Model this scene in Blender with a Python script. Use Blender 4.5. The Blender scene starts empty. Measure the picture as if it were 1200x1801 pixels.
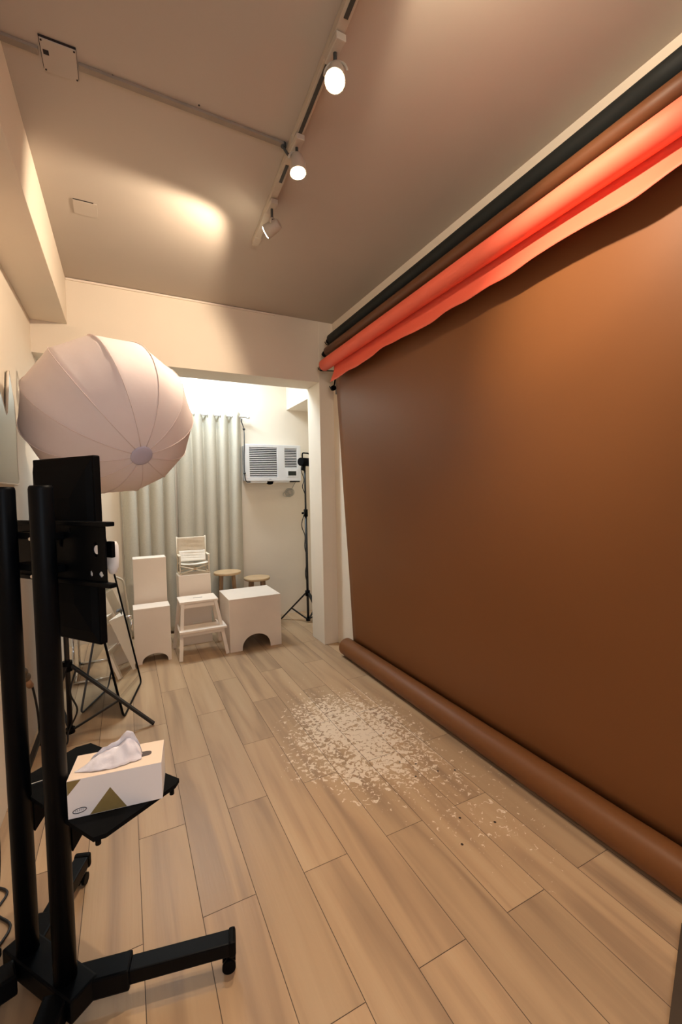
import bpy, bmesh, math, random
from mathutils import Vector, Matrix, noise
random.seed(7)
PI = math.pi
S = bpy.context.scene
COL = S.collection

# ------------------------------------------------------------------ camera, world, exposure
YAW, PITCH, ROLL, FPX, CAMH = 0.465182, -0.045354, -0.019413, 757.24, 1.45
cam_d = bpy.data.cameras.new('camera')
cam = bpy.data.objects.new('camera', cam_d); COL.objects.link(cam)
fw = Vector((math.sin(YAW)*math.cos(PITCH), math.cos(YAW)*math.cos(PITCH), math.sin(PITCH)))
rt = Vector((math.cos(YAW), -math.sin(YAW), 0)); up = rt.cross(fw)
c_, s_ = math.cos(ROLL), math.sin(ROLL)
rt2 = rt*c_ + up*s_; up2 = up*c_ - rt*s_
cam.matrix_world = Matrix(((rt2.x, up2.x, -fw.x, 0), (rt2.y, up2.y, -fw.y, 0), (rt2.z, up2.z, -fw.z, CAMH), (0, 0, 0, 1)))
cam_d.sensor_fit = 'HORIZONTAL'; cam_d.sensor_width = 36; cam_d.lens = FPX*36/1200
cam_d.clip_start = 0.02
S.camera = cam
S.view_settings.view_transform = 'Standard'; S.view_settings.look = 'None'
S.view_settings.exposure = 0.52; S.view_settings.gamma = 1.0
S.view_settings.use_curve_mapping = False
W = bpy.data.worlds.new('world'); S.world = W; W.use_nodes = True
W.node_tree.nodes['Background'].inputs[0].default_value = (1, .9, .8, 1)
W.node_tree.nodes['Background'].inputs[1].default_value = 0.0
S.cycles.max_bounces = 10; S.cycles.diffuse_bounces = 6
S.cycles.sample_clamp_indirect = 6

YF_ = -1.6
WARM = (1.0, .79, .58)
def aim(o, d):
    o.rotation_euler = Vector(d).to_track_quat('-Z', 'Y').to_euler()
def area(name, loc, d, sx, sy, power, colr):
    l = bpy.data.lights.new(name, 'AREA'); l.shape = 'RECTANGLE'; l.size = sx; l.size_y = sy
    l.energy = power; l.color = colr
    o = bpy.data.objects.new(name, l); COL.objects.link(o); o.location = loc; aim(o, d); return o
def spot(name, loc, d, power, size, blend, colr, rad=.03):
    l = bpy.data.lights.new(name, 'SPOT'); l.energy = power; l.spot_size = math.radians(size); l.spot_blend = blend
    l.color = colr; l.shadow_soft_size = rad
    o = bpy.data.objects.new(name, l); COL.objects.link(o); o.location = loc; aim(o, d); return o
# cool tube light on the ceiling of the back room, out of view above the opening
area('back_room_light', (.62, 4.50, 2.97), (.05, .1, -1), 1.1, .25, 31, (.76, .90, 1.0))
# soft fill added high up behind the photographer, no known lamp there
area('front_fill_top', (.45, -.9, 2.95), (0, .35, -1), .9, .5, 7, (.95, .95, 1.0))
# cool fill on lantern and tissue box, set before an added, unseen window
area('front_fill_cool', (.05, YF_+.03, 1.65), (0, 1, -.03), 1.0, 1.1, 12, (.76, .87, 1.0))

# ------------------------------------------------------------------ materials
def mat(name, base, rough=.6, metal=0, spec=.5, nscale=0, namt=.06, bump=0, bscale=60, coat=0, trans=0, emis=None, estr=0, sheen=0):
    m = bpy.data.materials.new(name); m.use_nodes = True
    nt = m.node_tree; b = nt.nodes['Principled BSDF']
    b.inputs['Base Color'].default_value = (*base, 1); b.inputs['Roughness'].default_value = rough
    b.inputs['Metallic'].default_value = metal; b.inputs['Specular IOR Level'].default_value = spec
    b.inputs['Coat Weight'].default_value = coat; b.inputs['Transmission Weight'].default_value = trans
    b.inputs['Sheen Weight'].default_value = sheen
    if emis: b.inputs['Emission Color'].default_value = (*emis, 1); b.inputs['Emission Strength'].default_value = estr
    tc = nt.nodes.new('ShaderNodeTexCoord')
    if nscale:
        n = nt.nodes.new('ShaderNodeTexNoise'); n.inputs['Scale'].default_value = nscale; n.inputs['Detail'].default_value = 5
        nt.links.new(tc.outputs['Object'], n.inputs['Vector'])
        r = nt.nodes.new('ShaderNodeValToRGB')
        r.color_ramp.elements[0].color = (*[c*(1-namt) for c in base], 1)
        r.color_ramp.elements[1].color = (*[min(1, c*(1+namt)) for c in base], 1)
        r.color_ramp.elements[0].position = .3; r.color_ramp.elements[1].position = .7
        nt.links.new(n.outputs['Fac'], r.inputs['Fac']); nt.links.new(r.outputs['Color'], b.inputs['Base Color'])
    if bump:
        n2 = nt.nodes.new('ShaderNodeTexNoise'); n2.inputs['Scale'].default_value = bscale; n2.inputs['Detail'].default_value = 6
        nt.links.new(tc.outputs['Object'], n2.inputs['Vector'])
        bp = nt.nodes.new('ShaderNodeBump'); bp.inputs['Strength'].default_value = bump; bp.inputs['Distance'].default_value = .01
        nt.links.new(n2.outputs['Fac'], bp.inputs['Height']); nt.links.new(bp.outputs['Normal'], b.inputs['Normal'])
    return m
def rgb(r, g, b):
    f = lambda v: (v/255/12.92) if v/255 <= .04045 else ((v/255+.055)/1.055)**2.4
    return (f(r), f(g), f(b))

M = {}
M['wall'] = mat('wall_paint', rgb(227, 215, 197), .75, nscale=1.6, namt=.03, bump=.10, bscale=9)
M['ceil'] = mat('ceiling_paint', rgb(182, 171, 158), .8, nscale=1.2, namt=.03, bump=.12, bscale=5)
M['trim'] = mat('trim_paint', rgb(228, 216, 200), .6, nscale=6, namt=.03)
M['blackmetal'] = mat('black_powder_coat', (.0015, .002, .003), .42, nscale=40, namt=.2, spec=.10)
M['blackplastic'] = mat('black_plastic', (.0015, .0016, .002), .5, nscale=30, namt=.2, spec=.08)
M['blackmatte'] = mat('matte_black', (.003, .0034, .004), .7, nscale=30, namt=.2, spec=.08)
M['steel'] = mat('steel_bolt', (.75, .74, .72), .25, metal=1, nscale=50, namt=.1)
M['chrome'] = mat('chrome_tube', (.85, .84, .82), .12, metal=1, nscale=50, namt=.05)
M['beigetube'] = mat('beige_tube', rgb(190, 178, 155), .35, nscale=20, namt=.05)
M['paperbrown'] = mat('brown_seamless_paper', rgb(118, 74, 40), .46, spec=.28, nscale=.8, namt=.03, bump=.02, bscale=4)
M['rollbrown'] = mat('brown_paper_roll', rgb(98, 60, 34), .50, spec=.40, nscale=4, namt=.05)
M['coral'] = mat('coral_paper', rgb(230, 104, 80), .6, spec=.3, nscale=2, namt=.03)
M['blackpaper'] = mat('black_paper', rgb(30, 33, 32), .65, spec=.25, nscale=4, namt=.1)
M['white'] = mat('white_paint', rgb(236, 222, 206), .45, nscale=4, namt=.03, bump=.03, bscale=12)
M['whiteplastic'] = mat('white_plastic', rgb(226, 226, 226), .35, nscale=12, namt=.02)
M['acshade'] = mat('vent_interior', rgb(10, 11, 13), .8, nscale=12, namt=.1)
M['lantern'] = mat('lantern_fabric', rgb(236, 224, 222), .85, nscale=7, namt=.02, bump=.12, bscale=14)
M['lanternseam'] = mat('lantern_seam', rgb(228, 212, 206), .85, nscale=10, namt=.03)
M['lanterncap'] = mat('lantern_cap', rgb(196, 190, 208), .8, nscale=10, namt=.03)
M['curtain'] = mat('curtain_fabric', rgb(190, 184, 168), .9, nscale=120, namt=.06, bump=.1, bscale=150)
M['wood'] = mat('stool_wood', rgb(190, 160, 122), .5, nscale=9, namt=.10)
M['wooddark'] = mat('stool_leg_wood', rgb(150, 118, 86), .5, nscale=9, namt=.10)
M['canvas'] = mat('beige_canvas', rgb(214, 200, 178), .9, nscale=20, namt=.04, bump=.4, bscale=22)
M['canvaslight'] = mat('cream_canvas', rgb(230, 222, 208), .9, nscale=20, namt=.03, bump=.3, bscale=25)
M['chairframe'] = mat('cream_chair_frame', rgb(222, 208, 184), .5, nscale=20, namt=.04)
M['mirror'] = mat('mirror_glass', (.74, .78, .76), .015, metal=1)
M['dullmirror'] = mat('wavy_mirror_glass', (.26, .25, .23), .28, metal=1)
M['glass'] = mat('clear_panel', (.93, .96, .95), .03, trans=1, spec=.5)
M['greyframe'] = mat('grey_frame', rgb(92, 98, 104), .4, nscale=20, namt=.1)
M['tissuebox'] = mat('tissue_box_card', rgb(236, 232, 232), .55, nscale=10, namt=.01)
M['boxtop'] = mat('tissue_box_top_card', rgb(240, 220, 200), .55, nscale=10, namt=.01)
M['gold'] = mat('tissue_box_olive', rgb(130, 112, 66), .5, nscale=60, namt=.05)
M['tissue'] = mat('tissue_paper', rgb(238, 234, 240), .9, nscale=20, namt=.02, bump=.3, bscale=30)
M['logo'] = mat('dark_print', rgb(60, 62, 72), .5, nscale=20, namt=.05)
M['slot'] = mat('slot_shadow', rgb(96, 86, 84), .8, nscale=20, namt=.05)
M['cable'] = mat('black_cable', (.008, .008, .009), .5, nscale=20, namt=.1)
M['clearcable'] = mat('grey_cable', rgb(176, 172, 160), .4, nscale=20, namt=.1)
M['trackwhite'] = mat('track_white', rgb(186, 176, 160), .45, nscale=20, namt=.04)
M['trackslot'] = mat('track_slot', rgb(58, 60, 58), .5, nscale=20, namt=.1)
M['raceway'] = mat('raceway_paint', rgb(142, 129, 115), .7, nscale=14, namt=.08)
M['plate'] = mat('cover_plate_paint', rgb(182, 171, 158), .75, nscale=3, namt=.02)
M['darkgap'] = mat('dark_gap', rgb(36, 28, 26), .9, nscale=20, namt=.2)
M['bulb'] = mat('lamp_glow', (1, .9, .7), .4, emis=(1, .86, .62), estr=60)
M['plugbrown'] = mat('brown_knob', rgb(92, 76, 56), .5, nscale=30, namt=.3)
M['plugtan'] = mat('tan_sleeve', rgb(178, 140, 110), .6, nscale=30, namt=.05)
M['board'] = mat('dark_brown_board', rgb(66, 52, 38), .7, nscale=10, namt=.1)
M['display'] = mat('ac_display', rgb(24, 30, 26), .2, nscale=10, namt=.1)
M['red'] = mat('red_button', rgb(200, 40, 30), .4, nscale=10, namt=.05)
M['tube'] = mat('tripod_black', (.010, .010, .011), .38, nscale=30, namt=.2)

def floor_material():
    m = bpy.data.materials.new('wood_look_tile'); m.use_nodes = True
    nt = m.node_tree; N = nt.nodes.new; L = nt.links.new; b = nt.nodes['Principled BSDF']
    tc = N('ShaderNodeTexCoord'); at = N('ShaderNodeAttribute'); at.attribute_name = 'tone'
    def mathn(op, a, c=None, clamp=False):
        n = N('ShaderNodeMath'); n.operation = op; n.use_clamp = clamp
        for i, v in enumerate((a, c)):
            if v is None: continue
            if isinstance(v, (int, float)): n.inputs[i].default_value = v
            else: L(v, n.inputs[i])
        return n.outputs[0]
    def ramp(v, stops):
        r = N('ShaderNodeValToRGB'); L(v, r.inputs[0]); e = r.color_ramp.elements
        while len(e) < len(stops): e.new(.5)
        for k, (p, c) in enumerate(stops): e[k].position = p; e[k].color = (*c, 1) if len(c) == 3 else c
        return r.outputs[0]
    def noisen(vec, scale, detail=4, rough=.55, dist=0, out='Fac'):
        n = N('ShaderNodeTexNoise'); L(vec, n.inputs['Vector']); n.inputs['Scale'].default_value = scale
        n.inputs['Detail'].default_value = detail; n.inputs['Roughness'].default_value = rough; n.inputs['Distortion'].default_value = dist
        return n.outputs[out]
    def mapping(scale):
        mp = N('ShaderNodeMapping'); mp.inputs['Scale'].default_value = scale
        add = N('ShaderNodeVectorMath'); add.operation = 'ADD'
        L(tc.outputs['Object'], add.inputs[0])
        sc = N('ShaderNodeVectorMath'); sc.operation = 'SCALE'; L(at.outputs['Vector'], sc.inputs[0]); sc.inputs[3].default_value = 13
        L(sc.outputs[0], add.inputs[1]); L(add.outputs[0], mp.inputs[0]); return mp.outputs[0]
    def mix(fac, a, c, mode='MIX'):
        x = N('ShaderNodeMix'); x.data_type = 'RGBA'; x.blend_type = mode
        if isinstance(fac, (int, float)): x.inputs[0].default_value = fac
        else: L(fac, x.inputs[0])
        for i, v in ((6, a), (7, c)):
            if isinstance(v, tuple): x.inputs[i].default_value = (*v, 1)
            else: L(v, x.inputs[i])
        return x.outputs[2]
    streak = noisen(mapping((11, .8, 1)), 1, 3, .45, .5)
    fine = noisen(mapping((120, 5, 1)), 1, 3, .5)
    base = ramp(streak, [(.24, rgb(144, 118, 94)), (.38, rgb(168, 139, 109)), (.52, rgb(188, 157, 122)), (.72, rgb(196, 167, 132))])
    base = mix(mathn('MULTIPLY', fine, .14), base, rgb(150, 130, 108))
    tone = ramp(at.outputs['Fac'], [(0, (.90, .90, .90)), (1, (1.06, 1.05, 1.04))])
    base = mix(1.0, base, tone, 'MULTIPLY')
    # worn, flaking patch in the middle of the floor
    sep = N('ShaderNodeSeparateXYZ'); L(tc.outputs['Object'], sep.inputs[0]); X, Y = sep.outputs[0], sep.outputs[1]
    def blob(cx, cy, rx, ry):
        dx = mathn('DIVIDE', mathn('SUBTRACT', X, cx), rx); dy = mathn('DIVIDE', mathn('SUBTRACT', Y, cy), ry)
        d = mathn('ADD', mathn('MULTIPLY', dx, dx), mathn('MULTIPLY', dy, dy))
        return mathn('SUBTRACT', 1.0, d, True)
    big = blob(1.18, 2.22, .50, .78); side = blob(.85, 2.10, .22, .28); low = blob(1.38, 1.55, .42, .62); far = blob(1.15, 2.8, .38, .5)
    dens = mathn('MAXIMUM', mathn('MAXIMUM', mathn('MULTIPLY', big, 1.3), mathn('MULTIPLY', side, .8)), mathn('MAXIMUM', mathn('MULTIPLY', low, .48), mathn('MULTIPLY', far, .34)))
    lown = noisen(tc.outputs['Object'], 4, 3)
    flake = noisen(tc.outputs['Object'], 40, 3, .6, .8)
    thr = mathn('SUBTRACT', .72, mathn('MULTIPLY', dens, mathn('ADD', .08, mathn('MULTIPLY', lown, .34))))
    mask = mathn('MULTIPLY', mathn('SUBTRACT', flake, thr), 22, True)
    mask = mathn('MULTIPLY', mask, mathn('MULTIPLY', dens, 8, True))
    # thin scraped line beside the roll
    ln = mathn('SUBTRACT', 1.0, mathn('DIVIDE', mathn('ABSOLUTE', mathn('SUBTRACT', X, mathn('ADD', 1.487, mathn('MULTIPLY', mathn('SUBTRACT', lown, .5), .03)))), .010), True)
    ln = mathn('MULTIPLY', mathn('MULTIPLY', ln, blob(1.487, 2.25, .3, .65)), mathn('GREATER_THAN', flake, .42))
    mask = mathn('MAXIMUM', mask, ln)
    base = mix(mathn('MULTIPLY', mask, .9), base, rgb(238, 220, 196))
    # small dark chips
    v = N('ShaderNodeTexVoronoi'); L(tc.outputs['Object'], v.inputs['Vector']); v.inputs['Scale'].default_value = 14
    chipz = blob(1.28, 1.72, .36, .5)
    sc2 = N('ShaderNodeSeparateColor'); L(v.outputs['Color'], sc2.inputs[0])
    chip = mathn('MULTIPLY', mathn('LESS_THAN', v.outputs['Distance'], .085), mathn('MULTIPLY', mathn('GREATER_THAN', chipz, .1), mathn('GREATER_THAN', sc2.outputs[0], .45)))
    base = mix(chip, base, rgb(52, 38, 30))
    L(base, b.inputs['Base Color'])
    L(ramp(streak, [(.3, (.36,)*3), (.7, (.46,)*3)]), b.inputs['Roughness'])
    b.inputs['Specular IOR Level'].default_value = .38
    bp = N('ShaderNodeBump'); bp.inputs['Strength'].default_value = .12; bp.inputs['Distance'].default_value = .004
    L(fine, bp.inputs['Height']); L(bp.outputs[0], b.inputs['Normal'])
    return m
M['floor'] = floor_material()
M['grout'] = mat('tile_grout', rgb(96, 80, 66), .9, nscale=20, namt=.1)

# ------------------------------------------------------------------ mesh helpers (world coordinates)
class B:
    def __init__(s): s.bm = bmesh.new(); s.M = Matrix.Identity(4)
    def v(s, p): return s.bm.verts.new(s.M @ Vector(p))
    def f(s, vs, mi=0, sm=False):
        try: q = s.bm.faces.new(vs)
        except ValueError: return None
        q.material_index = mi; q.smooth = sm; return q
    def box(s, a, b, bev=0, mi=0, R=None, mid=None):
        """axis-aligned box from a to b, optional rotation R about its middle"""
        a, b = Vector(a), Vector(b); t = bmesh.new(); bmesh.ops.create_cube(t, size=1)
        m = (a+b)/2; d = b-a
        bmesh.ops.scale(t, vec=d, verts=t.verts)
        if bev: bmesh.ops.bevel(t, geom=t.edges[:], offset=min(bev, min(abs(x) for x in d)*.45), segments=2, profile=.6, affect='EDGES')
        if R: bmesh.ops.transform(t, matrix=R, verts=t.verts)
        bmesh.ops.translate(t, vec=m, verts=t.verts); s.merge(t, mi); return s
    def merge(s, t, mi=0, sm=False):
        t.verts.index_update(); mp = [s.v(v.co) for v in t.verts]
        for q in t.faces: s.f([mp[v.index] for v in q.verts], mi, sm or q.smooth)
        t.free()
    def beam(s, p, q, w, h, bev=0, mi=0, upv=(0, 0, 1)):
        """rectangular bar from p to q; w across, h along the up side"""
        p, q = Vector(p), Vector(q); d = q-p; L_ = d.length; z = d.normalized(); x = Vector(upv).cross(z)
        if x.length < 1e-4: x = Vector((1, 0, 0)).cross(z)
        x.normalize(); y = z.cross(x)
        t = bmesh.new(); bmesh.ops.create_cube(t, size=1); bmesh.ops.scale(t, vec=(w, h, L_), verts=t.verts)
        if bev: bmesh.ops.bevel(t, geom=t.edges[:], offset=bev, segments=2, profile=.6, affect='EDGES')
        m = Matrix((x, y, z)).transposed().to_4x4(); m.translation = (p+q)/2
        bmesh.ops.transform(t, matrix=m, verts=t.verts); s.merge(t, mi); return s
    def tube(s, pts, r, n=12, caps=True, mi=0, closed=False):
        pts = [Vector(p) for p in pts]; rs = r if isinstance(r, (list, tuple)) else [r]*len(pts)
        rings = []; x = None
        for i, p in enumerate(pts):
            if closed: d = pts[(i+1) % len(pts)]-pts[i-1]
            else: d = pts[min(i+1, len(pts)-1)]-pts[max(i-1, 0)]
            d.normalize()
            if x is None:
                x = d.orthogonal().normalized()
            else:
                x = (x-d*x.dot(d)).normalized()
            y = d.cross(x)
            rings.append([s.v(p+(x*math.cos(2*PI*k/n)+y*math.sin(2*PI*k/n))*rs[i]) for k in range(n)])
        m_ = len(rings)
        for i in range(m_ if closed else m_-1):
            A, C = rings[i], rings[(i+1) % m_]
            for k in range(n): s.f([A[k], A[(k+1) % n], C[(k+1) % n], C[k]], mi, True)
        if caps and not closed: s.f(rings[0][::-1], mi); s.f(rings[-1], mi)
        return s
    def prism(s, pts, ext, mi=0, mis=None):
        """polygon pts (3d) extruded by vector ext"""
        e = Vector(ext); a = [s.v(p) for p in pts]; b = [s.v(Vector(p)+e) for p in pts]; n = len(pts)
        s.f(a[::-1], mi); s.f(b, mi)
        for k in range(n): s.f([a[k], a[(k+1) % n], b[(k+1) % n], b[k]], mi if mis is None else mis)
        return s
    def sphere(s, c, r, n=16, sc=(1, 1, 1), mi=0):
        t = bmesh.new(); bmesh.ops.create_uvsphere(t, u_segments=n, v_segments=n//2+2, radius=r)
        bmesh.ops.scale(t, vec=sc, verts=t.verts); bmesh.ops.translate(t, vec=c, verts=t.verts); s.merge(t, mi, True); return s
    def done(s, name, m, parent=None, **tags):
        bm = s.bm; bmesh.ops.recalc_face_normals(bm, faces=bm.faces[:])
        if parent is not None:
            inv = parent.matrix_world.inverted() if parent.parent is None else parent.matrix_world.inverted()
            bm.transform(inv); loc = None
        else:
            xs = [v.co for v in bm.verts]; lo = Vector([min(c[i] for c in xs) for i in range(3)]); hi = Vector([max(c[i] for c in xs) for i in range(3)])
            loc = Vector(((lo.x+hi.x)/2, (lo.y+hi.y)/2, lo.z)); bm.transform(Matrix.Translation(-loc))
        me = bpy.data.meshes.new(name); bm.to_mesh(me); bm.free()
        for x in (m if isinstance(m, (list, tuple)) else [m]): me.materials.append(M[x] if isinstance(x, str) else x)
        o = bpy.data.objects.new(name, me); COL.objects.link(o)
        if parent is not None: o.parent = parent; o.matrix_world = parent.matrix_world.copy()
        else: o.location = loc; o.matrix_world = Matrix.Translation(loc)
        for k, val in tags.items(): o[k] = val
        return o
def thing(name, label, cat, loc, rz=0, group=None):
    o = bpy.data.objects.new(name, None); COL.objects.link(o); o.empty_display_size = .1
    o.location = loc; o.rotation_euler = (0, 0, rz); o.matrix_world = Matrix.Translation(loc) @ Matrix.Rotation(rz, 4, 'Z')
    o['label'] = label; o['category'] = cat
    if group: o['group'] = group
    return o
def structure(b, name, m): return b.done(name, m, kind='structure')
def copy_tree(o, parent=None):
    c = o.copy(); COL.objects.link(c); c.parent = parent
    for ch in [x for x in bpy.data.objects if x.parent == o]: copy_tree(ch, c)
    return c
def arc(c, r, a0, a1, n, ax, ay):
    c, ax, ay = Vector(c), Vector(ax), Vector(ay)
    return [c+ax*(r*math.cos(a0+(a1-a0)*k/n))+ay*(r*math.sin(a0+(a1-a0)*k/n)) for k in range(n+1)]
def bez(pts, n=8):
    """catmull-rom through pts"""
    P = [Vector(p) for p in pts]; P = [P[0]*2-P[1]]+P+[P[-1]*2-P[-2]]; out = []
    for i in range(1, len(P)-2):
        for k in range(n):
            t = k/n; a, b, c, d = P[i-1:i+3]
            out.append(.5*((2*b)+(c-a)*t+(2*a-5*b+4*c-d)*t*t+(3*b-a-3*c+d)*t**3))
    out.append(P[-2]); return out

# ------------------------------------------------------------------ the room
CE = 3.03; XL = -.545; XR = 1.80; YF = -1.6; YP = 3.70; YP2 = 3.99; YB = 4.90; XR2 = 2.15
def make_floor():
    b = B(); w = .1865; Lp = .9475; g = .0012
    lay = b.bm.faces.layers.float.new('tone')
    for k in range(math.floor(XL/w)-1, math.ceil((XR2+.1)/w)):
        y0 = (1.018 if k % 2 == 0 else 1.49)
        for j in range(-4, 6):
            xa, xb, ya, yb = k*w+g, (k+1)*w-g, y0+j*Lp+g, y0+(j+1)*Lp-g
            xa, xb, ya, yb = max(xa, XL-.1), min(xb, XR2+.1), max(ya, YF-.1), min(yb, YB+.1)
            if xb-xa < .01 or yb-ya < .01: continue
            q = b.f([b.v((xa, ya, 0)), b.v((xb, ya, 0)), b.v((xb, yb, 0)), b.v((xa, yb, 0))])
            q[lay] = random.random()
    q = b.f([b.v((XL-.1, YF-.1, -.0015)), b.v((XR2+.1, YF-.1, -.0015)), b.v((XR2+.1, YB+.1, -.0015)), b.v((XL-.1, YB+.1, -.0015))], 1); q[lay] = 0
    b.box((XL-.1, YF-.1, -.08), (XR2+.1, YB+.1, -.003), mi=1)
    me = bpy.data.meshes.new('floor'); b.bm.to_mesh(me); b.bm.free()
    me.materials.append(M['floor']); me.materials.append(M['grout'])
    o = bpy.data.objects.new('floor', me); COL.objects.link(o); o['kind'] = 'structure'
make_floor()
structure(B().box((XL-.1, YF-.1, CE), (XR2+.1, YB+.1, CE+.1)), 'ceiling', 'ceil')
structure(B().box((XL-.1, YF-.1, 0), (XL, YB+.1, CE)), 'wall_left', 'wall')
structure(B().box((XR, YF-.1, 0), (XR+.1, YP, CE)), 'wall_right', 'wall')
structure(B().box((XL, YF-.1, 0), (XR, YF, CE)), 'wall_front', 'wall')
structure(B().box((-.50, YF, 1.05), (.60, YF+.012, 2.25)), 'unseen_window_1', 'glass')  # unseen window pane, added to go with the cool fill light
structure(B().box((-.56+.02, YF, .99), (.66, YF+.02, 1.05)).box((-.54, YF, 2.25), (.66, YF+.02, 2.31)).box((-.54, YF, 1.05), (-.50, YF+.02, 2.25)).box((.60, YF, 1.05), (.66, YF+.02, 2.25)), 'trim_4', 'trim')  # frame of the added window, out of view
structure(B().box((XL, YB, 0), (XR2+.1, YB+.1, CE)), 'wall_back', 'wall')
structure(B().box((XR2, YP2, 0), (XR2+.1, YB, CE)), 'wall_back_right', 'wall')
structure(B().box((XL, YP, 2.475), (1.655, YP2, CE)), 'wall_lintel', 'wall')
structure(B().box((1.655, YP-.004, 0), (XR2+.1, YP2, CE), bev=.004), 'wall_column', 'wall')
structure(B().box((XL, YF, 2.70), (-.322, YP, CE), bev=.003), 'trim_1', 'wall')
structure(B().box((1.76, YP2, 2.44), (XR2, YB, CE), bev=.003), 'trim_2', 'wall')
structure(B().box((-.32, YP-.012, CE-.018), (1.24, YP, CE-.003), bev=.003), 'trim_3', 'trim')

# ------------------------------------------------------------------ track lighting
tr = thing('ceiling_track', 'long pale lighting track fixed to the ceiling with three spotlights in view', 'lighting track', (.74, 1.6, CE))
xa = lambda y: .699+(y-1.218)*(.785-.699)/(2.671-1.218)
B().beam((xa(.3), .3, CE-.017), (xa(2.67), 2.67, CE-.017), .036, .032, .002).done('rail', 'trackwhite', tr)
for y0, y1 in ((.3, 1.30), (1.44, 1.80), (1.98, 2.10)):
    B().beam((xa(y0)+.001, y0, CE-.0345), (xa(y1)+.001, y1, CE-.0345), .015, .003).done('slot', 'trackslot', tr)
B().beam((xa(2.60), 2.60, CE-.019), (xa(2.685), 2.685, CE-.019), .039, .037, .002).done('end_cap', 'trackwhite', tr)
B().beam((xa(1.84), 1.84, CE-.02), (xa(1.95), 1.95, CE-.02), .042, .04, .004).done('feed_connector', 'trackwhite', tr)
B().tube(bez([(xa(1.87), 1.87, CE-.045), (xa(1.88)-.01, 1.90, CE-.05), (xa(1.9)-.03, 1.905, CE-.03), (.70, 1.905, CE-.012)]), .006, 8).done('feed_cable', 'trackslot', tr)

def track_spot(y, d, label, power, size, blend=.35, energy_col=WARM, drop=.10, glow=True, off=.0):
    x = xa(y); d = Vector(d).normalized()
    t = thing('track_spotlight', label, 'spotlight', (x, y, CE-.035), group='spotlights along the ceiling track')
    B().box((x-.019, y-.05, CE-.062), (x+.019, y+.05, CE-.0365), .004).done('adapter', 'trackwhite', t)
    c = Vector((x+off, y, CE-.035-drop))
    B().tube([(x, y, CE-.06), (x, y, CE-.078), c+Vector((0, 0, .03))], .007, 8).done('stem', 'trackslot', t)
    side = d.cross(Vector((0, 0, 1))); side = side.normalized() if side.length > .05 else Vector((1, 0, 0))
    yk = B().tube(arc(c+d*-.012, .040, 0, PI, 10, side, Vector((0, 0, 1))), .005, 8).done('yoke', 'trackwhite', t)
    h = B(); back = c-d*.045; fr = c+d*.035
    h.tube([back, back+d*.004, back+d*.03, fr, fr+d*.004], [.020, .026, .031, .036, .036], 20)
    h.done('lamp_head', 'trackwhite', t)
    g = B().tube([fr+d*.003, fr+d*.0075], [.030, .030], 20)
    g.done('bulb', 'bulb' if glow else 'trackwhite', t)
    spot('spot_beam', fr+d*.03, d, power, size, blend, energy_col, .025)
    return t
track_spot(1.39, (-.25, -.35, -.85), 'bright spotlight glowing nearest the top of the picture on the ceiling track', 54, 96, .8)
track_spot(1.83, (.02, -.15, -.9), 'bright spotlight glowing beside the cable joint of the ceiling track', 50, 96, .8)
track_spot(2.27, (-.70, .72, -.36), 'box shaped spotlight near the end of the track, turned away to the left', 48, 112, .35, drop=.125)
track_spot(.98, (1.0, .12, -.64), 'spotlight above the frame aimed at the paper backdrop', 88, 66, .95)
track_spot(.62, (.80, .52, .06), 'spotlight above the frame tilted towards the ceiling over the paper rolls', 26, 92, .35)

rw = thing('ceiling_cable_raceway', 'painted cable raceway running across the ceiling to the track', 'cable cover', (.1, 1.9, CE))
B().beam((-.090, 1.888, CE-.006), (.700, 1.906, CE-.006), .026, .012, .002).done('channel', 'raceway', rw)
B().beam((-.322, 1.880, CE-.006), (-.212, 1.884, CE-.006), .026, .012, .002).done('channel', 'raceway', rw)
B().tube([(.702, 1.906, CE), (.702, 1.906, CE-.016)], .013, 12).done('end_nipple', 'trackslot', rw)
jb = thing('ceiling_junction_cover', 'square painted junction cover on the ceiling with a black gap along one edge', 'junction box', (-.15, 1.885, CE))
B().box((-.205, 1.822, CE-.004), (-.094, 1.952, CE-.0005)).done('recess', 'darkgap', jb)
B().box((-.203, 1.828, CE-.007), (-.095, 1.958, CE-.003), .001).done('cover_plate', 'plate', jb)
B().box((-.197, 1.868, CE-.0085), (-.180, 1.886, CE-.006)).done('notch', 'darkgap', jb)
for p in ((-.198, 1.834), (-.100, 1.834), (-.198, 1.950), (-.100, 1.950)):
    B().tube([(p[0], p[1], CE-.006), (p[0], p[1], CE-.009)], .003, 8).done('screw', 'darkgap', jb)
hp = thing('ceiling_patch_cover', 'faint square cover plate painted into the ceiling above the left beam corner', 'cover plate', (-.13, 2.79, CE))
B().box((-.188, 2.722, CE-.004), (-.074, 2.85, CE), .001).done('plate', 'plate', hp)
B().box((-.185, 2.718, CE-.003), (-.090, 2.722, CE)).done('gap', 'darkgap', hp)
for i, p in enumerate(((.02, 1.88), (.33, 1.87))):
    B().tube([(p[0], p[1], CE-.002), (p[0], p[1], CE)], .0035, 8).done('screw_plug', 'darkgap', label=('small dark screw dot on the ceiling close to the junction cover' if i == 0 else 'small dark screw dot on the ceiling halfway along the raceway'), category='screw')

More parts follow.
